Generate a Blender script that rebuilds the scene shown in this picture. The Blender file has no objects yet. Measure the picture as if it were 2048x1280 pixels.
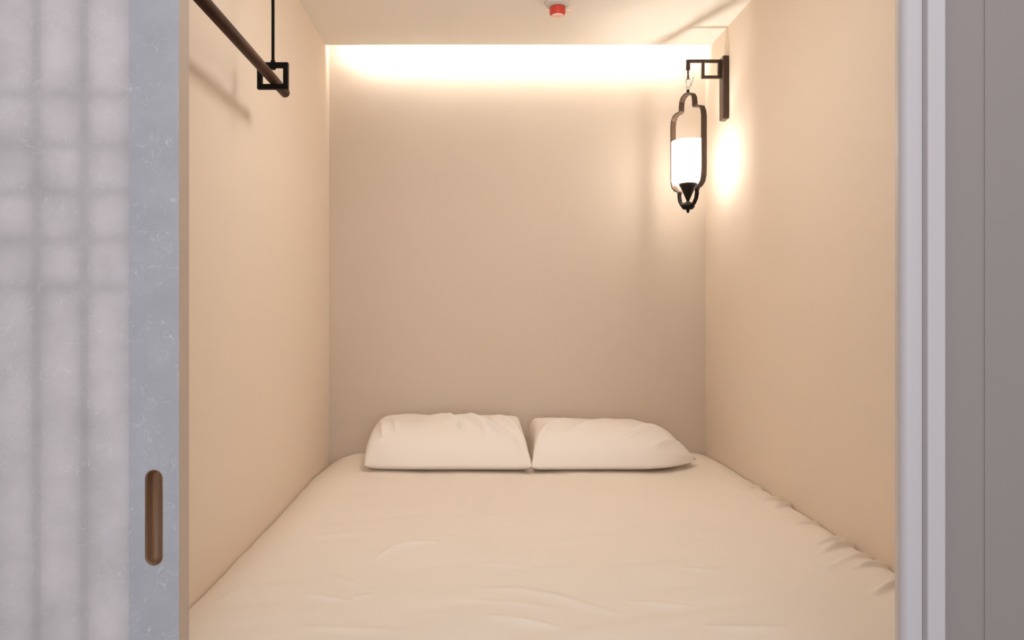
import bpy, bmesh, math, random
import numpy as np
from mathutils import Vector, Matrix, noise

S = bpy.context.scene
COL = S.collection

# ------------------------------------------------------------------ camera
F = 1459.0                 # focal length in pixels of the 2048-wide frame
VX, VY = 958.0, 620.0      # vanishing point of the room axis
CZ = 1.10                  # camera height
cam_d = bpy.data.cameras.new('camera')
cam = bpy.data.objects.new('camera', cam_d)
COL.objects.link(cam)
cam.location = (0, 0, CZ)
cam.rotation_euler = (math.pi / 2, 0, 0)
cam_d.sensor_fit = 'HORIZONTAL'
cam_d.sensor_width = 36
cam_d.lens = F * 36 / 2048
cam_d.shift_x = (1024 - VX) / 2048
cam_d.shift_y = -(640 - VY) / 2048
cam_d.clip_start = 0.02
S.camera = cam

# ------------------------------------------------------------------ colour management
S.view_settings.view_transform = 'Standard'
S.view_settings.look = 'None'
S.view_settings.gamma = 1.0
S.view_settings.use_curve_mapping = False
S.view_settings.exposure = 0.0
S.cycles.max_bounces = 16
S.cycles.diffuse_bounces = 12

# ------------------------------------------------------------------ ambient of the corridor
W = bpy.data.worlds.new('world')
S.world = W
W.use_nodes = True
bg = W.node_tree.nodes['Background']
bg.inputs['Color'].default_value = (0.93, 0.95, 1.0, 1)
bg.inputs['Strength'].default_value = 0.20


def area_lamp(name, loc, rot, sx, sy, power, col):
    d = bpy.data.lights.new(name, 'AREA')
    d.shape = 'RECTANGLE'
    d.size, d.size_y, d.energy, d.color = sx, sy, power, col
    o = bpy.data.objects.new(name, d)
    o.location, o.rotation_euler = loc, rot
    COL.objects.link(o)
    return o


# added fill lights in the corridor, one overhead and one behind the camera
area_lamp('corridor_fill_top', (0.3, 0.1, 2.40), (0, 0, 0), 2.4, 0.25, 13, (1.0, 0.90, 0.86))
area_lamp('corridor_fill_behind', (0.2, -2.4, 1.25), (math.pi / 2, 0, 0), 1.8, 1.4, 53, (0.95, 0.96, 1.0))

LED_STRENGTH = 190.0
FILL_STRENGTH = 18.8
BULB_STRENGTH = 380.0

# ------------------------------------------------------------------ helpers


def P(px, py, d):
    """point seen at pixel (px, py), d metres in front of the lens"""
    return Vector(((px - VX) * d / F, d, CZ + (VY - py) * d / F))


def mat(name, col, rough=0.6, metal=0.0, spec=0.5, bump=None, emit=None):
    m = bpy.data.materials.new(name)
    m.use_nodes = True
    nt = m.node_tree
    b = nt.nodes['Principled BSDF']
    b.inputs['Base Color'].default_value = (*col, 1)
    b.inputs['Roughness'].default_value = rough
    b.inputs['Metallic'].default_value = metal
    b.inputs['Specular IOR Level'].default_value = spec
    if emit:
        b.inputs['Emission Color'].default_value = (*emit[0], 1)
        b.inputs['Emission Strength'].default_value = emit[1]
    if bump:
        sc, st = bump
        tc = nt.nodes.new('ShaderNodeTexCoord')
        n = nt.nodes.new('ShaderNodeTexNoise')
        n.inputs['Scale'].default_value = sc
        n.inputs['Detail'].default_value = 4
        bp = nt.nodes.new('ShaderNodeBump')
        bp.inputs['Strength'].default_value = st
        bp.inputs['Distance'].default_value = 0.002
        nt.links.new(tc.outputs['Object'], n.inputs['Vector'])
        nt.links.new(n.outputs['Fac'], bp.inputs['Height'])
        nt.links.new(bp.outputs['Normal'], b.inputs['Normal'])
    return m


def link(name, bm, material, parent=None, smooth=False):
    me = bpy.data.meshes.new(name)
    bmesh.ops.recalc_face_normals(bm, faces=bm.faces)
    bm.to_mesh(me)
    bm.free()
    if smooth:
        me.polygons.foreach_set('use_smooth', [True] * len(me.polygons))
    me.materials.append(material)
    o = bpy.data.objects.new(name, me)
    COL.objects.link(o)
    if parent is not None:
        o.parent = parent
        o.matrix_parent_inverse = Matrix.Translation(-parent.location)
    return o


def thing(name, label, cat, loc, kind=None, group=None):
    o = bpy.data.objects.new(name, None)
    o.empty_display_size = 0.05
    o.location = loc
    COL.objects.link(o)
    tag(o, label, cat, kind, group)
    return o


def tag(o, label, cat, kind=None, group=None):
    o['label'] = label
    o['category'] = cat
    if kind:
        o['kind'] = kind
    if group:
        o['group'] = group
    return o


def box(bm, x0, x1, y0, y1, z0, z1, bev=0.0, seg=2):
    r = bmesh.ops.create_cube(bm, size=1.0)
    vs = r['verts']
    for v in vs:
        v.co = Vector((x0 + (v.co.x + .5) * (x1 - x0), y0 + (v.co.y + .5) * (y1 - y0), z0 + (v.co.z + .5) * (z1 - z0)))
    if bev > 0:
        es = list({e for v in vs for e in v.link_edges})
        bmesh.ops.bevel(bm, geom=es, offset=bev, segments=seg, affect='EDGES', profile=0.5)


def lathe(bm, prof, cx, cy, n=40, axis='Z'):
    """prof: list of (radius, z)"""
    rings = []
    for r, z in prof:
        ring = []
        for k in range(n):
            a = 2 * math.pi * k / n
            ring.append(bm.verts.new((cx + r * math.cos(a), cy + r * math.sin(a), z)))
        rings.append(ring)
    for a, b in zip(rings, rings[1:]):
        for k in range(n):
            bm.faces.new((a[k], a[(k + 1) % n], b[(k + 1) % n], b[k]))
    bm.faces.new(rings[0][::-1])
    bm.faces.new(rings[-1])


def tube(bm, pts, r, n=12, closed=False):
    pts = [Vector(p) for p in pts]
    m = len(pts)
    rings = []
    up = None
    for i, p in enumerate(pts):
        a = pts[i - 1] if (i > 0 or closed) else p
        b = pts[(i + 1) % m] if (i < m - 1 or closed) else p
        t = (b - a).normalized()
        if up is None:
            up = Vector((0, 0, 1)) if abs(t.z) < .9 else Vector((1, 0, 0))
        s = t.cross(up).normalized()
        up = s.cross(t).normalized()
        rr = r[i] if isinstance(r, (list, tuple)) else r
        rings.append([bm.verts.new(p + rr * (math.cos(2 * math.pi * k / n) * s + math.sin(2 * math.pi * k / n) * up)) for k in range(n)])
    pairs = list(zip(rings, rings[1:])) + ([(rings[-1], rings[0])] if closed else [])
    for a, b in pairs:
        for k in range(n):
            bm.faces.new((a[k], a[(k + 1) % n], b[(k + 1) % n], b[k]))
    if not closed:
        bm.faces.new(rings[0][::-1])
        bm.faces.new(rings[-1])


# ------------------------------------------------------------------ materials
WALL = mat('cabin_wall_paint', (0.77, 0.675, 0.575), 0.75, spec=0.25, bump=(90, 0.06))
WALLB = mat('cabin_back_wall_darker', (0.605, 0.525, 0.44), 0.75, spec=0.25, bump=(90, 0.06))  # darker version of the side wall colour
CEIL = mat('cabin_ceiling_paint', (0.85, 0.83, 0.785), 0.8, spec=0.2, bump=(90, 0.05))
FLOOR = mat('floor_vinyl', (0.33, 0.28, 0.24), 0.5)
LINEN = mat('cream_linen', (0.80, 0.745, 0.675), 0.9, spec=0.15, bump=(900, 0.12))
PILLOWC = mat('cream_cotton', (0.83, 0.785, 0.735), 0.9, spec=0.15, bump=(900, 0.12))
MATT = mat('mattress_ticking', (0.75, 0.72, 0.68), 0.9)
BEDW = mat('bed_base_wood', (0.30, 0.20, 0.12), 0.6)
ROD = mat('walnut_rod', (0.085, 0.032, 0.012), 0.5, spec=0.12)
BLACK = mat('black_iron', (0.008, 0.006, 0.005), 0.55, spec=0.1)
BRONZE = mat('dark_bronze', (0.06, 0.034, 0.022), 0.45, metal=0.2, spec=0.4)
CHROME = mat('chrome', (0.75, 0.76, 0.8), 0.15, metal=1.0)
TRIMW = mat('grey_white_trim', (0.635, 0.61, 0.635), 0.5, spec=0.3)
PANEL = mat('grey_panel', (0.345, 0.31, 0.30), 0.6, spec=0.3)
EDGEW = mat('door_edge_wood', (0.60, 0.49, 0.40), 0.6)
RECESSW = mat('recess_wood', (0.22, 0.115, 0.06), 0.55)
RED = mat('red_plastic', (0.50, 0.045, 0.025), 0.35)
LENS = mat('pink_lens', (0.90, 0.60, 0.52), 0.25)
WHITEP = mat('white_plastic', (0.55, 0.54, 0.52), 0.4)
LED = mat('led_emitter', (1, 1, 1), emit=((1.0, 0.925, 0.835), LED_STRENGTH))
ALU = mat('aluminium_channel', (0.7, 0.7, 0.7), 0.4, metal=0.6)
BULB = mat('bulb_glow', (1, 1, 1), emit=((1.0, 0.92, 0.82), BULB_STRENGTH))

FILLGLOW = mat('fill_dome_glow', (1, 1, 1), emit=((1.0, 0.92, 0.83), FILL_STRENGTH))  # glow of the added dome above the bed


def wood_grain(m, dark, light, sx, sy, sz):
    nt = m.node_tree
    b = nt.nodes['Principled BSDF']
    tc = nt.nodes.new('ShaderNodeTexCoord')
    mp = nt.nodes.new('ShaderNodeMapping')
    mp.inputs['Scale'].default_value = (sx, sy, sz)
    n = nt.nodes.new('ShaderNodeTexNoise')
    n.inputs['Scale'].default_value = 1.0
    n.inputs['Detail'].default_value = 5
    n.inputs['Distortion'].default_value = 0.6
    r = nt.nodes.new('ShaderNodeValToRGB')
    r.color_ramp.elements[0].color = (*dark, 1)
    r.color_ramp.elements[1].color = (*light, 1)
    r.color_ramp.elements[0].position = 0.35
    r.color_ramp.elements[1].position = 0.65
    nt.links.new(tc.outputs['Object'], mp.inputs['Vector'])
    nt.links.new(mp.outputs['Vector'], n.inputs['Vector'])
    nt.links.new(n.outputs['Fac'], r.inputs['Fac'])
    nt.links.new(r.outputs['Color'], b.inputs['Base Color'])


wood_grain(ROD, (0.028, 0.009, 0.0035), (0.058, 0.019, 0.0075), 120, 4, 120)
wood_grain(RECESSW, (0.17, 0.085, 0.04), (0.27, 0.14, 0.075), 120, 120, 8)


def hanji(name, base, translucency):
    """mulberry paper: pale fibres scattered through a cloudy sheet"""
    m = bpy.data.materials.new(name)
    m.use_nodes = True
    nt = m.node_tree
    for n in list(nt.nodes):
        nt.nodes.remove(n)
    N = nt.nodes.new
    L = nt.links.new
    out = N('ShaderNodeOutputMaterial')
    tc = N('ShaderNodeTexCoord')

    def fibre(scale, warp, thr, loc):
        mp = N('ShaderNodeMapping')
        mp.inputs['Location'].default_value = loc
        L(tc.outputs['Object'], mp.inputs['Vector'])
        nz = N('ShaderNodeTexNoise')
        nz.inputs['Scale'].default_value = scale
        nz.inputs['Detail'].default_value = 1.0
        nz.inputs['Distortion'].default_value = warp
        L(mp.outputs['Vector'], nz.inputs['Vector'])
        s = N('ShaderNodeMath'); s.operation = 'SUBTRACT'; s.inputs[1].default_value = 0.5
        a = N('ShaderNodeMath'); a.operation = 'ABSOLUTE'
        L(nz.outputs['Fac'], s.inputs[0]); L(s.outputs[0], a.inputs[0])
        mr = N('ShaderNodeMapRange')
        mr.inputs['From Min'].default_value = 0.0
        mr.inputs['From Max'].default_value = thr
        mr.inputs['To Min'].default_value = 1.0
        mr.inputs['To Max'].default_value = 0.0
        L(a.outputs[0], mr.inputs['Value'])
        mk = N('ShaderNodeTexNoise')
        mk.inputs['Scale'].default_value = 26
        mk.inputs['Detail'].default_value = 2
        L(mp.outputs['Vector'], mk.inputs['Vector'])
        mm = N('ShaderNodeMapRange')
        mm.inputs['From Min'].default_value = 0.48
        mm.inputs['From Max'].default_value = 0.62
        L(mk.outputs['Fac'], mm.inputs['Value'])
        mul = N('ShaderNodeMath'); mul.operation = 'MULTIPLY'
        L(mr.outputs[0], mul.inputs[0]); L(mm.outputs[0], mul.inputs[1])
        return mul

    f1 = fibre(34, 1.8, 0.02, (3.1, 0.2, 7.7))
    f2 = fibre(21, 3.0, 0.012, (9.4, 5.2, 1.3))
    mx = N('ShaderNodeMath'); mx.operation = 'MAXIMUM'
    L(f1.outputs[0], mx.inputs[0]); L(f2.outputs[0], mx.inputs[1])
    cl = N('ShaderNodeTexNoise')
    cl.inputs['Scale'].default_value = 14
    cl.inputs['Detail'].default_value = 6
    cl.inputs['Roughness'].default_value = 0.65
    L(tc.outputs['Object'], cl.inputs['Vector'])
    cr = N('ShaderNodeValToRGB')
    cr.color_ramp.elements[0].position = 0.3
    cr.color_ramp.elements[1].position = 0.7
    cr.color_ramp.elements[0].color = (*[c * 0.91 for c in base], 1)
    cr.color_ramp.elements[1].color = (*[c * 1.05 for c in base], 1)
    L(cl.outputs['Fac'], cr.inputs['Fac'])
    mix = N('ShaderNodeMix'); mix.data_type = 'RGBA'
    mix.inputs['B'].default_value = (*[min(1, c * 1.3) for c in base], 1)
    fs = N('ShaderNodeMath'); fs.operation = 'MULTIPLY'; fs.inputs[1].default_value = 0.85
    L(mx.outputs[0], fs.inputs[0])
    L(fs.outputs[0], mix.inputs['Factor'])
    L(cr.outputs['Color'], mix.inputs['A'])
    dif = N('ShaderNodeBsdfDiffuse')
    L(mix.outputs['Result'], dif.inputs['Color'])
    bp = N('ShaderNodeBump'); bp.inputs['Strength'].default_value = 0.25; bp.inputs['Distance'].default_value = 0.001
    L(mx.outputs[0], bp.inputs['Height']); L(bp.outputs['Normal'], dif.inputs['Normal'])
    if translucency > 0:
        tr = N('ShaderNodeBsdfTranslucent')
        L(mix.outputs['Result'], tr.inputs['Color'])
        ms = N('ShaderNodeMixShader'); ms.inputs['Fac'].default_value = translucency
        L(dif.outputs[0], ms.inputs[1]); L(tr.outputs[0], ms.inputs[2])
        L(ms.outputs[0], out.inputs['Surface'])
    else:
        L(dif.outputs[0], out.inputs['Surface'])
    return m


HANJI = hanji('hanji_paper', (0.90, 0.872, 0.885), 0.62)
BACKP = hanji('hanji_backing', (0.93, 0.91, 0.915), 0.1)
HANJI_STILE = hanji('hanji_on_wood', (0.49, 0.49, 0.53), 0.0)
LATTICE = mat('lattice_wood', (0.50, 0.48, 0.475), 0.7)


def glass_mat():
    m = bpy.data.materials.new('frosted_glass')
    m.use_nodes = True
    nt = m.node_tree
    nt.nodes.remove(nt.nodes['Principled BSDF'])
    out = nt.nodes['Material Output']
    tr = nt.nodes.new('ShaderNodeBsdfTranslucent')
    tr.inputs['Color'].default_value = (0.95, 0.95, 0.95, 1)
    tp = nt.nodes.new('ShaderNodeBsdfTransparent')
    ms = nt.nodes.new('ShaderNodeMixShader')
    ms.inputs['Fac'].default_value = 0.28
    nt.links.new(tr.outputs[0], ms.inputs[1])
    nt.links.new(tp.outputs[0], ms.inputs[2])
    nt.links.new(ms.outputs[0], out.inputs['Surface'])
    return m


GLASS = glass_mat()

# ------------------------------------------------------------------ room shell
XL, XR, YB = -0.6375, 0.9625, 3.10
ZC = CZ + 1.097
YF = 1.10                  # inner face of the front wall
YSLOT = 3.02               # the ceiling stops here, the light cove is behind it


def slab(name, label, cat, x0, x1, y0, y1, z0, z1, m, bev=0.0):
    bm = bmesh.new()
    box(bm, x0, x1, y0, y1, z0, z1, bev)
    return tag(link(name, bm, m), label, cat, 'structure')


slab('floor', 'floor under the bed and the corridor', 'floor', -2.2, 2.2, -1.6, 3.2, -0.1, 0.0, FLOOR)
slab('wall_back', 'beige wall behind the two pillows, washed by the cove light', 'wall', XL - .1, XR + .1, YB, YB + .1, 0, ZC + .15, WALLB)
slab('wall_left', 'beige side wall under the clothes rail', 'wall', XL - .1, XL, YF, YB, 0, ZC + .15, WALL)
slab('wall_right', 'beige side wall carrying the lantern bracket', 'wall', XR, XR + .1, YF, YB, 0, ZC + .15, WALL)
bm = bmesh.new()
box(bm, XL, XR, YF, YSLOT, ZC, ZC + .025)
box(bm, XL, XR, YF, YB, ZC + .12, ZC + .15)
tag(link('ceiling', bm, CEIL), 'beige ceiling with a light slot along the back wall', 'ceiling', 'structure')

# front wall: the doorway between the cabin and the corridor
bm = bmesh.new()
box(bm, -1.9, -0.66, 1.045, YF, 0, 2.5)
tag(link('wall_front_left', bm, PANEL), 'wall the paper door slides along', 'wall', 'structure')
bm = bmesh.new()
box(bm, -0.66, 0.64, 1.045, YF, 2.12, 2.5)
tag(link('wall_front_top', bm, PANEL), 'wall above the doorway', 'wall', 'structure')
bm = bmesh.new()
xj = (1968 - VX) * 0.99 / F
box(bm, 0.618, xj - .0012, 0.99, 1.045, 0, 2.5, 0.0012)
box(bm, xj + .0012, 1.9, 0.99, 1.045, 0, 2.5, 0.0012)
box(bm, xj - .002, xj + .002, 0.9918, 1.04, 0, 2.5)
box(bm, 0.64, 1.9, 1.045, YF, 0, 2.5)
tag(link('wall_front_right', bm, PANEL), 'dark grey panelled wall with a vertical joint, right of the doorway', 'wall', 'structure')

# right jamb (rounded inner post, a groove, then the casing)


def extrude_profile(bm, prof, z0, z1):
    a = [bm.verts.new((x, y, z0)) for x, y in prof]
    b = [bm.verts.new((x, y, z1)) for x, y in prof]
    n = len(prof)
    for k in range(n):
        bm.faces.new((a[k], a[(k + 1) % n], b[(k + 1) % n], b[k]))
    bm.faces.new(a[::-1])
    bm.faces.new(b)


post = [(.640, 1.045), (.5966, 1.030), (.5966, .982), (.5956, .981)]
for k in range(9):
    t = math.pi / 2 * k / 8
    post.append((.582 - .0117 * math.sin(t), .992 - .011 * math.cos(t)))
post += [(.5720, .997), (.602, 1.056), (.640, 1.056)]
bm = bmesh.new()
extrude_profile(bm, post, 0, 2.12)
tag(link('trim_1', bm, TRIMW), 'pale grey rounded door post at the right of the opening', 'door frame', 'structure')
bm = bmesh.new()
box(bm, .5970, (1892.5 - VX) * 0.97 / F, 0.97, 1.04, 0, 2.2, 0.0025, 3)
tag(link('trim_2', bm, TRIMW), 'narrow pale casing strip between the door post and the dark grey wall', 'door frame', 'structure')

# ------------------------------------------------------------------ sliding paper door
DX1 = (358 - VX) / F       # right edge of the leaf (front face at 1.0 m)
DY0, DY1 = 1.0, 1.035
DX0 = DX1 - 0.92
SX0 = (258 - VX) / F       # inner edge of the stile
door = thing('door_1', 'sliding lattice door covered in fibrous grey paper, at the left of the opening', 'door',
             ((DX0 + DX1) / 2, DY0, 0.01), 'structure')
hx0, hx1 = (291 - VX) / F, (325 - VX) / F
hz1, hz0 = CZ + (VY - 940) / F, CZ + (VY - 1130) / F
hr = (hx1 - hx0) / 2
hc = (hx0 + hx1) / 2


def stadium(n=14, grow=0.0):
    pts = []
    r = hr + grow
    for k in range(n + 1):
        a = math.pi * k / n
        pts.append((hc + r * math.cos(a), hz1 - hr + r * math.sin(a)))
    for k in range(n + 1):
        a = math.pi + math.pi * k / n
        pts.append((hc + r * math.cos(a), hz0 + hr + r * math.sin(a)))
    return pts


# stile with a stadium-shaped cut-out for the flush pull
bm = bmesh.new()
st = stadium()


def plate_with_hole(bm, x0, x1, z0, z1, y, hole):
    outer = [bm.verts.new((x, y, z)) for x, z in ((x0, z0), (x1, z0), (x1, z1), (x0, z1))]
    inner = [bm.verts.new((x, y, z)) for x, z in hole]
    eo = [bm.edges.new((outer[i], outer[(i + 1) % 4])) for i in range(4)]
    ei = [bm.edges.new((inner[i], inner[(i + 1) % len(inner)])) for i in range(len(inner))]
    bmesh.ops.triangle_fill(bm, use_beauty=True, edges=eo + ei, normal=(0, -1, 0))
    return outer, inner


o1, i1 = plate_with_hole(bm, SX0, DX1, 0.01, 2.10, DY0, st)
o2 = [bm.verts.new((v.co.x, DY1, v.co.z)) for v in o1]
i2 = [bm.verts.new((v.co.x, DY0 + .016, v.co.z)) for v in i1]
for a, b in ((o1, o2), (i1, i2)):
    for k in range(len(a)):
        bm.faces.new((a[k], a[(k + 1) % len(a)], b[(k + 1) % len(a)], b[k]))
bm.faces.new(o2)
bm.faces.new(i2)
stile = link('stile', bm, HANJI_STILE, door)
stile.data.materials.append(EDGEW)
for p in stile.data.polygons:
    if p.normal.x > 0.9 and p.center.x > DX1 - 1e-4:
        p.material_index = 1
# flush pull: a hollow wooden cup lining the cut-out
bm = bmesh.new()
prof = [(0.0002, 0.0), (0.0005, -0.0004), (-0.0012, -0.0004), (-0.0016, 0.004), (-0.0030, 0.010), (-0.0060, 0.0145)]
rings = []
for g, y in prof:
    rings.append([bm.verts.new((x, DY0 + y, z)) for x, z in stadium(grow=g)])
for a, b in zip(rings, rings[1:]):
    for k in range(len(a)):
        bm.faces.new((a[k], a[(k + 1) % len(a)], b[(k + 1) % len(a)], b[k]))
bm.faces.new(rings[-1])
pull = link('flush_pull', bm, RECESSW, door, True)
pull['label'] = 'brown wooden recessed pull'
# other side of the frame
bm = bmesh.new()
box(bm, DX0, DX0 + .07, DY0, DY1, .01, 2.10)
link('stile', bm, HANJI_STILE, door)
for z0, z1 in ((.01, .16), (1.97, 2.10)):
    bm = bmesh.new()
    box(bm, DX0 + .07, SX0, DY0, DY1, z0, z1)
    link('rail', bm, HANJI_STILE, door)
# lattice bars behind the paper
bw = 0.0125
pitch = (168 - 73) / F
xs = [(73 - VX) / F + pitch * k for k in range(-8, 2)]
for x in xs:
    if x - bw < DX0 + .07:
        continue
    bm = bmesh.new()
    box(bm, x - bw / 2, x + bw / 2, DY0 + .0012, DY0 + .008, .16, 1.97)
    link('lattice_bar', bm, LATTICE, door)
for py in (188, 290, 384, 480, 575):
    z = CZ + (VY - py) / F
    bm = bmesh.new()
    box(bm, DX0 + .07, SX0, DY0 + .0040, DY0 + .0079, z - .0032, z + .0032)
    link('lattice_bar', bm, LATTICE, door)
bm = bmesh.new()
bm.faces.new([bm.verts.new((x, DY0 + .0005, z)) for x, z in ((DX0 + .07, .16), (SX0, .16), (SX0, 1.97), (DX0 + .07, 1.97))])
pp = link('paper', bm, HANJI, door)
bm = bmesh.new()
box(bm, DX0 + .07, SX0, DY0 + .0085, DY0 + .0105, .16, 1.97)
link('backing_paper', bm, BACKP, door)

# ------------------------------------------------------------------ cove light
bm = bmesh.new()
LX0, LX1 = XL + .10, XR - .05
cove = thing('cove_light', 'strip light hidden in the ceiling slot above the back wall', 'strip light', ((LX0 + LX1) / 2, 3.0, ZC + .03))
box(bm, LX0, LX1, 2.985, 3.015, ZC + .025, ZC + .04)
link('channel', bm, ALU, cove)
bm = bmesh.new()
box(bm, LX0 + .01, LX1 - .01, 3.0155, 3.0195, ZC + .027, ZC + .038)
link('diffuser', bm, LED, cove)

# glowing dome added out of view to brighten the cabin evenly
CLX, CLY = 0.14, 1.95
cl = thing('fill_dome', 'added round opal dome on the ceiling, out of view, brightening the cabin', 'added fill light', (CLX, CLY, ZC))
bm = bmesh.new()
lathe(bm, [(.205, ZC), (.205, ZC - .018), (.198, ZC - .024), (.186, ZC - .022)], CLX, CLY, 56)
link('rim', bm, WHITEP, cl)
bm = bmesh.new()
lathe(bm, [(.185, ZC - .0225), (.180, ZC - .040), (.165, ZC - .060), (.135, ZC - .078), (.090, ZC - .090), (.045, ZC - .096), (.006, ZC - .098)], CLX, CLY, 56)
link('dome', bm, FILLGLOW, cl, True)

# ------------------------------------------------------------------ bed
bed = thing('bed', 'low double bed fitted between the side walls', 'bed', ((XL + XR) / 2, 2.1, 0))
BY0, BY1 = 1.13, 3.085
bm = bmesh.new()
box(bm, XL + .02, XR - .02, BY0 + .02, BY1, 0.0, 0.24, 0.01)
link('bed_base', bm, BEDW, bed)
bm = bmesh.new()
box(bm, XL + .03, XR - .03, BY0 + .02, BY1 - .01, 0.24, 0.415, 0.04, 4)
link('mattress', bm, MATT, bed)

ZS = CZ - 0.588            # top of the bedding


def plan(px, py):
    d = (CZ - ZS) * F / (py - VY)
    return ((px - VX) * d / F, d)


def smooth(a, b, t):
    t = np.clip((t - a) / (b - a), 0, 1)
    return t * t * (3 - 2 * t)


def vnoise(x, y, seed):
    """vectorised smooth value noise"""
    rng = np.random.RandomState(seed)
    g = rng.rand(256, 256)
    xi, yi = np.floor(x).astype(int), np.floor(y).astype(int)
    fx, fy = x - xi, y - yi
    fx, fy = fx * fx * (3 - 2 * fx), fy * fy * (3 - 2 * fy)
    a, b = g[xi % 256, yi % 256], g[(xi + 1) % 256, yi % 256]
    c, e = g[xi % 256, (yi + 1) % 256], g[(xi + 1) % 256, (yi + 1) % 256]
    return (a * (1 - fx) + b * fx) * (1 - fy) + (c * (1 - fx) + e * fx) * fy - 0.5


def crease(X, Y, pts, amp, w, skew=0.5):
    """soft ridge along a polyline in plan, fading at both ends"""
    pts = [np.array(p) for p in pts]
    lens = [np.linalg.norm(b - a) for a, b in zip(pts, pts[1:])]
    tot = sum(lens)
    best = np.full(X.shape, 1e9)
    sgn = np.zeros(X.shape)
    tt = np.zeros(X.shape)
    acc = 0
    for a, b, l in zip(pts, pts[1:], lens):
        ux, uy = (b - a) / l
        s = np.clip((X - a[0]) * ux + (Y - a[1]) * uy, 0, l)
        dx, dy = X - a[0] - s * ux, Y - a[1] - s * uy
        d = np.hypot(dx, dy)
        m = d < best
        best[m] = d[m]
        sgn[m] = (dx * -uy + dy * ux)[m]
        tt[m] = ((s + acc) / tot)[m]
        acc += l
    fade = np.sin(np.pi * np.clip(tt, 0, 1)) ** 0.7
    q = sgn / w
    q = np.where(np.abs(sgn) < best * .999, best / w, q)
    return amp * fade * np.exp(-q * q) * (1 + skew * np.tanh(2 * q))


NX, NY = 420, 470
u = np.linspace(0, 1, NX)
v = np.linspace(0, 1, NY)
X, Y = np.meshgrid(XL + .004 + (XR - XL - .008) * u, BY0 + (BY1 + .008 - BY0) * v, indexing='ij')
Z = np.full(X.shape, ZS)
# rounded shoulders: soft and low along the left wall, tight along the right one
dl = X - XL
Z -= 0.066 * (1 - np.clip(dl / 0.17, 0, 1)) ** 2.0
dr = XR - X
Z -= 0.024 * (1 - np.clip(dr / 0.10, 0, 1)) ** 2
dbk = BY1 - Y
Z -= 0.03 * (1 - np.clip(dbk / 0.08, 0, 1)) ** 2
# broad lumps and faint pulls
Z += 0.010 * vnoise(X * 3.1, Y * 2.6, 3) + 0.005 * vnoise(X * 7 + Y * 2, Y * 6, 5)
ca, sa = math.cos(-0.32), math.sin(-0.32)
xr, yr = X * ca - Y * sa, X * sa + Y * ca
Z += 0.0035 * vnoise(xr * 4.5, yr * 26, 8) * smooth(2.7, 1.9, Y)
Z += 0.0022 * vnoise(X * 30, Y * 7, 12) * smooth(2.0, 2.6, Y)
folds = [
    ([(745, 1124), (790, 1100), (830, 1093), (880, 1090)], .0065, .012),
    ([(660, 1150), (700, 1168), (735, 1184)], .004, .014),
    ([(600, 1188), (660, 1198), (710, 1206)], .006, .010),
    ([(700, 1196), (725, 1198), (750, 1190)], .006, .010),
    ([(860, 1082), (885, 1082), (905, 1076)], .004, .012),
    ([(935, 985), (925, 1010), (920, 1025)], .003, .016),
    ([(985, 965), (975, 1010), (960, 1045)], .0035, .018),
    ([(945, 1130), (1000, 1136), (1080, 1140)], .003, .012),
    ([(940, 1185), (1040, 1185), (1120, 1200), (1250, 1236)], .005, .016),
    ([(915, 1205), (1020, 1212), (1130, 1225)], .004, .014),
    ([(960, 1238), (1050, 1250), (1130, 1262)], .006, .014),
    ([(1250, 1206), (1330, 1212), (1400, 1216)], .004, .013),
    ([(1340, 1135), (1420, 1140), (1480, 1134)], .003, .014),
    ([(1300, 1052), (1380, 1085), (1440, 1084)], .003, .02),
    ([(1600, 1122), (1660, 1136), (1720, 1120)], .005, .016),
    ([(1400, 1255), (1500, 1262), (1580, 1258)], .005, .014),
    ([(600, 1255), (700, 1262), (800, 1266)], .004, .014),
    ([(440, 1190), (470, 1180), (500, 1170)], .004, .02),
]
for pts, amp, w in folds:
    Z += crease(X, Y, [plan(*p) for p in pts], amp, w)
# puckers that run in from the right-hand hem
ruf = [((1500, 960), (1478, 985)), ((1546, 985), (1520, 1005)), ((1560, 995), (1545, 1018)), ((1605, 1030), (1585, 1052)),
       ((1644, 1062), (1632, 1090)), ((1654, 1070), (1640, 1108)), ((1692, 1092), (1676, 1128)), ((1720, 1112), (1705, 1140)),
       ((1760, 1146), (1742, 1186)), ((1792, 1165), (1776, 1205))]
for k, (a, b) in enumerate(ruf):
    A, B = plan(*a), plan(*b)
    A = (XR + .03, A[1] - .01)
    Z += crease(X, Y, [A, ((A[0] + B[0]) / 2, (A[1] + B[1]) / 2), B], .009 + .003 * (k % 3), .0065)
Z += 0.006 * vnoise(X * 3, Y * 34, 21) * np.exp(-dr / .03) * smooth(2.9, 2.5, Y)
Z += 0.006 * vnoise(X * 3, Y * 12, 27) * np.exp(-dl / .05)

verts = np.stack([X, Y, Z], -1).reshape(-1, 3)
faces = []
idx = np.arange(NX * NY).reshape(NX, NY)
quads = np.stack([idx[:-1, :-1], idx[1:, :-1], idx[1:, 1:], idx[:-1, 1:]], -1).reshape(-1, 4).tolist()
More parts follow.
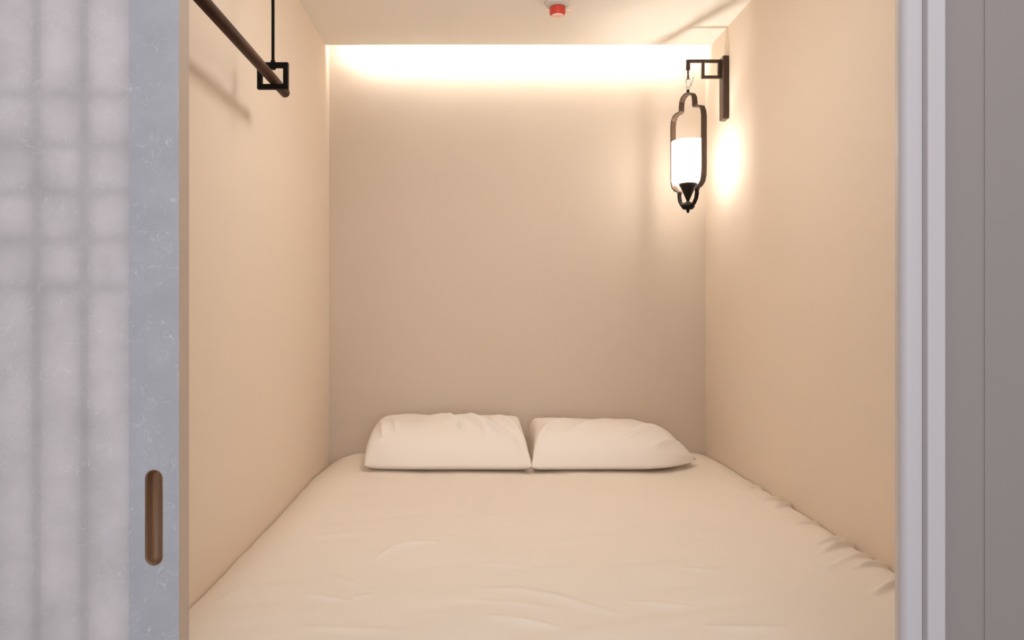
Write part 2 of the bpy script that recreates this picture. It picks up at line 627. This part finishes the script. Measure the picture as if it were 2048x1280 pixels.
# skirt down each side so the cloth wraps the mattress
border = list(idx[:, 0]) + list(idx[-1, 1:]) + list(idx[-2::-1, -1]) + list(idx[0, -2:0:-1])
n0 = len(verts)
low = verts[border].copy()
low[:, 2] = 0.26
verts = np.vstack([verts, low])
nb = len(border)
for k in range(nb):
    quads.append([int(border[k]), n0 + k, n0 + (k + 1) % nb, int(border[(k + 1) % nb])])
me = bpy.data.meshes.new('bedsheet')
me.from_pydata(verts.tolist(), [], quads)
me.polygons.foreach_set('use_smooth', [True] * len(me.polygons))
me.materials.append(LINEN)
me.update()
sheet = bpy.data.objects.new('bedsheet', me)
COL.objects.link(sheet)
tag(sheet, 'creased cream bedsheet pulled over the bed, puckered along the right wall', 'bedsheet')


def sheet_z(x, y):
    i = int(round((x - X[0, 0]) / (X[1, 0] - X[0, 0])))
    j = int(round((y - Y[0, 0]) / (Y[0, 1] - Y[0, 0])))
    return Z[max(0, min(NX - 1, i)), max(0, min(NY - 1, j))]


# ------------------------------------------------------------------ pillows
def pillow(label, cx, cy, a, b, T, left, right, folds, seed, corners):
    """left/right = (p, q) thickness exponents on that end"""
    N, M = 150, 110
    tt = np.linspace(-1, 1, N)
    ss = np.linspace(-1, 1, M)
    uu = np.sign(tt) * (1 - (1 - np.abs(tt)) ** 1.6)
    vv = np.sign(ss) * (1 - (1 - np.abs(ss)) ** 1.6)
    U, V = np.meshgrid(uu, vv, indexing='ij')
    au, av = np.abs(U), np.abs(V)
    pl, ql = left
    pr, qr = right
    hu = np.where(U < 0, (1 - au ** pl) ** ql, (1 - au ** pr) ** qr)
    hv = np.where(V < 0, (1 - av ** 2.6) ** 0.62, (1 - av ** 4.0) ** 0.5)
    H = hu * hv
    # sides pull in between the corners
    PX = a * U * (1 - 0.05 * (1 - V ** 2) * au ** 3)
    PY = b * V * (1 - 0.05 * (1 - U ** 2) * av ** 3)
    # rounded plan corners, by amount per corner (LF, RF, LB, RB)
    for (su, sv, kx, ky) in corners:
        wgt = np.clip(U * su, 0, 1) ** 3 * np.clip(V * sv, 0, 1) ** 3
        PX -= su * a * kx * wgt
        PY -= sv * b * ky * wgt
    top = T * 0.86 * H
    bot = T * 0.14 * np.minimum(1, H * 1.6)
    lump = 0.012 * vnoise(U * 2.2 + 9, V * 1.8 + 9, seed) + 0.005 * vnoise(U * 6 + 9, V * 3 + 9, seed + 1)
    top = top + lump * np.minimum(1, H * 1.3)
    fold = np.zeros(U.shape)
    for pts, amp, w in folds:
        fold += 2.6 * crease(U * a, V * b, [(p[0] * a, p[1] * b) for p in pts], amp, w)
    fold *= np.minimum(1, H * 2.5)
    top = top + fold
    PYT = PY - 1.1 * fold * np.clip(-V, 0, 1) ** 1.5       # on the front face the folds stand out towards the foot
    seam = T * 0.14
    tz, bz = seam + top, seam - bot
    base = ZS + 0.004

    def w3(z, py):
        return np.stack([cx + PX, cy + py, base + z], -1).reshape(-1, 3)
    vt, vb = w3(tz, PYT), w3(bz, PY)
    ii = np.arange(N * M).reshape(N, M)
    q = np.stack([ii[:-1, :-1], ii[1:, :-1], ii[1:, 1:], ii[:-1, 1:]], -1).reshape(-1, 4)
    remap = ii.copy() + N * M
    edge = np.zeros((N, M), bool)
    edge[0, :] = edge[-1, :] = True
    edge[:, 0] = edge[:, -1] = True
    remap[edge] = ii[edge]
    r = remap.reshape(-1)
    qb = r[q[:, ::-1]]
    me = bpy.data.meshes.new('pillow')
    me.from_pydata(np.vstack([vt, vb]).tolist(), [], q.tolist() + qb.tolist())
    bm = bmesh.new()
    bm.from_mesh(me)
    bmesh.ops.delete(bm, geom=[x for x in bm.verts if not x.link_faces], context='VERTS')
    bm.to_mesh(me)
    bm.free()
    me.polygons.foreach_set('use_smooth', [True] * len(me.polygons))
    me.materials.append(PILLOWC)
    o = bpy.data.objects.new('pillow', me)
    COL.objects.link(o)
    tag(o, label, 'pillow', group='pillows at the head of the bed')
    return o


PYC = 2.845
pillow('left cream pillow with a full rounded outer end', -0.126, PYC, 0.311, 0.230, 0.162, (10, .40), (28, .30),
       [([(-.3, .1), (.0, -.12), (.12, -.40)], .006, .016),
        ([(.0, .05), (.3, -.2), (.62, -.6), (.96, -.92)], .008, .018),
        ([(-.88, -.1), (-.80, -.45), (-.76, -.75)], .006, .014),
        ([(-.74, .0), (-.64, -.35), (-.60, -.65)], .005, .014),
        ([(.0, -.1), (.16, -.35), (.22, -.65)], .006, .012),
        ([(.25, -.1), (.42, -.45), (.5, -.75)], .004, .012),
        ([(.55, .1), (.75, -.25), (.95, -.85)], .007, .02)], 31,
       [(-1, -1, .07, .12), (-1, 1, .05, .10), (1, 1, .03, .08), (1, -1, -.01, .02)])
pillow('right cream pillow with a flattened pointed outer corner', 0.506, PYC, 0.314, 0.230, 0.152, (28, .30), (3.2, 1.0),
       [([(-.98, -.92), (-.80, -.5), (-.6, -.1), (-.45, .1)], .007, .02),
        ([(-.6, -.65), (-.35, -.38), (-.12, .0)], .005, .016),
        ([(.1, -.72), (.4, -.5), (.78, -.42)], .006, .012),
        ([(.2, -.50), (.5, -.28), (.85, -.26)], .006, .012),
        ([(.4, -.85), (.7, -.70), (.97, -.78)], .006, .012)], 47,
       [(-1, 1, .03, .08), (-1, -1, -.01, .02), (1, 1, .20, .15), (1, -1, -.02, .66)])

# ------------------------------------------------------------------ clothes rail
RX, RZ, RR = -0.539, CZ + 0.6036, 0.0135
rail = thing('clothes_rail', 'dark wooden clothes rail hung from the ceiling on black square brackets', 'clothes rail', (RX, 1.5, RZ))
bm = bmesh.new()
tube(bm, [(RX, 1.13, RZ), (RX, 1.1315, RZ), (RX, 2.027, RZ), (RX, 2.03, RZ)], [RR - .002, RR, RR, RR - .003], 28)
link('rod', bm, ROD, rail, True)
for y in (1.909, 1.22):
    zb = RZ - RR
    s, w = 0.0806, 0.0125
    x0, x1 = RX - s / 2, RX + s / 2
    z0, z1 = zb - w, zb - w + .069
    bm = bmesh.new()
    for (xa, xb, za, zc) in ((x0, x1, z0, z0 + w), (x0, x1, z1 - w, z1), (x0, x0 + w, z0 + w, z1 - w), (x1 - w, x1, z0 + w, z1 - w)):
        box(bm, xa, xb, y - .006, y + .006, za, zc)
    fr = link('square_bracket', bm, BLACK, rail)
    fr['label'] = 'black iron square bracket'
    bm = bmesh.new()
    tube(bm, [(RX, y, z1 - w - .004), (RX, y, z1 + .006), (RX, y, z1 + .007), (RX, y, ZC - .004)], [.0075, .006, .0042, .0042], 14)
    lathe(bm, [(.016, ZC - .006), (.018, ZC - .004), (.018, ZC)], RX, y, 24)
    dr_ = link('drop_rod', bm, BLACK, rail, False)
    dr_['label'] = 'thin black hanging rod'

# ------------------------------------------------------------------ lantern bracket on the right wall
LD = 2.83                                   # distance of the arm from the lens
LX = (1376 - VX) * LD / F                   # the lantern hangs here
zt = lambda py, d=LD: CZ + (VY - py) * d / F
px0 = XR - 0.0235
br = thing('lantern_bracket', 'dark bronze wall bracket with a square brace, holding the lantern', 'wall bracket', (XR, LD, zt(175)))
bm = bmesh.new()
box(bm, px0, XR, 2.806, 2.854, zt(237, 2.806), zt(110, 2.806), .004, 2)
link('backplate', bm, BRONZE, br)
w = 0.010
ztop = zt(120)
bm = bmesh.new()
box(bm, LX - w * .7, px0, LD - .006, LD + .006, ztop - w, ztop)
link('arm', bm, BRONZE, br)
bm = bmesh.new()
xb0 = (1403 - VX) * LD / F
zb0 = zt(157)
box(bm, xb0, xb0 + w, LD - .006, LD + .006, zb0, ztop - w)
box(bm, xb0 + w, px0, LD - .006, LD + .006, zb0, zb0 + w)
box(bm, px0 - w * 1.3, px0, LD - .006, LD + .006, zb0 + w, ztop - w)
link('square_brace', bm, BRONZE, br)
bm = bmesh.new()
box(bm, LX - w * .7, LX + w * .7, LD - .006, LD + .006, zt(140), ztop - w)
tube(bm, [(LX, LD, zt(141)), (LX, LD, zt(149))], .0035, 12)
ez = zt(154)
tube(bm, [(LX, LD + .008 * math.cos(t), ez + .008 * math.sin(t)) for t in [2 * math.pi * k / 20 for k in range(20)]], .0022, 10, True)
link('hanging_eye', bm, BRONZE, br)

# ------------------------------------------------------------------ lantern
lan = thing('hanging_lantern', 'lit lantern with a stepped bronze frame around a frosted glass cylinder', 'lantern', (LX, LD, zt(424)))
HV = Vector((0.034, -0.090, 0))             # half-width vector of the flat frame
side = HV.normalized()
nrm = Vector((-side.y, side.x, 0))
hw = HV.length


def fp(s, z):                               # frame-plane point, s in half-widths
    return Vector((LX, LD, 0)) + side * (s * hw) + Vector((0, 0, z))


z_ap = zt(188)
z_s1 = zt(212)
z_s2 = zt(225)
z_bt = zt(376)
half = [(0.00, z_ap), (0.12, z_ap), (0.30, z_ap - .008), (0.40, z_ap - .022), (0.43, z_s1 + .004), (0.43, z_s1 - .010), (0.48, z_s1 - .015),
        (0.70, z_s1 - .016), (0.86, z_s1 - .022), (0.96, z_s1 - .038), (1.0, z_s1 - .062), (1.0, z_bt + .07), (0.985, z_bt + .036), (0.92, z_bt + .014), (0.78, z_bt + .001),
        (0.66, z_bt - .004), (0.58, z_bt - .006), (0.55, z_bt - .014)]
loop = [(-s, z) for s, z in half[::-1]] + half[1:]


def strip(bm, path, width, thick):
    """flat bar bent along a path in the frame plane; width is across the plane"""
    n = len(path)
    rings = []
    pts = [fp(s, z) for s, z in path]
    for i, p in enumerate(pts):
        a = pts[max(0, i - 1)]
        b = pts[min(n - 1, i + 1)]
        t = (b - a).normalized()
        o = t.cross(nrm).normalized()
        rings.append([bm.verts.new(p + nrm * (sx * width / 2) + o * (so * thick / 2)) for sx, so in ((-1, -1), (1, -1), (1, 1), (-1, 1))])
    for a, b in zip(rings, rings[1:]):
        for k in range(4):
            bm.faces.new((a[k], a[(k + 1) % 4], b[(k + 1) % 4], b[k]))
    bm.faces.new(rings[0][::-1])
    bm.faces.new(rings[-1])


bm = bmesh.new()
strip(bm, loop, 0.022, 0.006)
link('frame', bm, BRONZE, lan)
# lower hoop that joins the frame to the bottom boss
bm = bmesh.new()
zb = zt(414)
for sg in (-1, 1):
    strip(bm, [(sg * .55, z_bt - .008), (sg * .57, z_bt - .026), (sg * .52, z_bt - .046), (sg * .38, z_bt - .064), (sg * .14, zb)], 0.014, 0.007)
link('hoop', bm, BLACK, lan)
# frosted cylinder (open shell with a rim and a floor)
GR, gz0, gz1 = 0.062, zt(368), zt(283)
bm = bmesh.new()
lathe(bm, [(GR * .6, gz0 + .001), (GR * .93, gz0 + .002), (GR, gz0 + .012), (GR, gz1), (GR - .0025, gz1)], LX, LD, 48)
bmesh.ops.delete(bm, geom=[f for f in bm.faces if len(f.verts) > 4], context='FACES')
gl = link('glass_cylinder', bm, GLASS, lan, True)
gl['label'] = 'glowing white frosted glass'
bm = bmesh.new()
bmesh.ops.create_uvsphere(bm, u_segments=20, v_segments=12, radius=0.021)
for vtx in bm.verts:
    vtx.co = Vector((LX, LD, gz0 + .085)) + Vector((vtx.co.x, vtx.co.y, vtx.co.z * 1.35))
link('bulb', bm, BULB, gl, True)
bm = bmesh.new()
zc0 = zt(404)
lathe(bm, [(.004, zc0), (.012, zc0 + .020), (.029, gz0 - .010), (.034, gz0 - .004), (.034, gz0 + .001)], LX, LD, 36)
tube(bm, [(LX, LD, gz0), (LX, LD, gz0 + .05)], .009, 16)
link('lamp_holder', bm, BLACK, lan)
bm = bmesh.new()
lathe(bm, [(.003, zt(426)), (.006, zt(423)), (.006, zt(419)), (.018, zt(418.5)), (.025, zt(415)), (.025, zt(411)), (.016, zt(406)), (.006, zt(403))], LX, LD, 30)
link('finial', bm, BLACK, lan)
# chrome snap hook
bm = bmesh.new()
hz = zt(154)
pts = []
hookc = ez - .0236
for k in range(26):
    t = 2 * math.pi * k / 26
    pts.append((LX + .0085 * math.cos(t), LD, hookc + .021 * math.sin(t)))
tube(bm, pts, .0028, 10, True)
tube(bm, [(LX + .010, LD, hookc - .012), (LX + .017, LD, hookc + .006), (LX + .020, LD, hookc + .022)], [.003, .0028, .0022], 10)
lathe(bm, [(.006, zt(181)), (.0075, zt(179)), (.0075, zt(176)), (.005, zt(174))], LX, LD, 20)
link('snap_hook', bm, CHROME, lan, True)
bm = bmesh.new()
tube(bm, [(LX, LD, z_ap - .002), (LX, LD, zt(180.5))], [.0065, .005], 14)
link('swivel', bm, BLACK, lan)

# ------------------------------------------------------------------ fire detector
fx, fy = (1115 - VX) * 2.60 / F, 2.60
fd = thing('fire_detector', 'small fire detector with a red cap on the ceiling', 'fire detector', (fx, fy, ZC))
bm = bmesh.new()
lathe(bm, [(.046, ZC), (.046, ZC - .007), (.042, ZC - .012), (.032, ZC - .017), (.029, ZC - .0185)], fx, fy, 40)
link('base', bm, WHITEP, fd, False)
zc = ZC - .0185
bm = bmesh.new()
lathe(bm, [(.0265, zc), (.0285, zc - .004), (.0285, zc - .021), (.026, zc - .027), (.0225, zc - .029)], fx, fy, 40)
cp = link('cap', bm, RED, fd, False)
cp['label'] = 'red plastic cap'
bm = bmesh.new()
box(bm, fx + .028, fx + .050, fy - .004, fy + .004, zc - .017, zc - .011, .002)
link('test_tab', bm, LENS, fd)
bm = bmesh.new()
lathe(bm, [(.022, zc - .029), (.020, zc - .0315), (.012, zc - .0335), (.004, zc - .034)], fx, fy, 32)
ln = link('lens', bm, LENS, fd, True)
ln['label'] = 'pale pink lens'
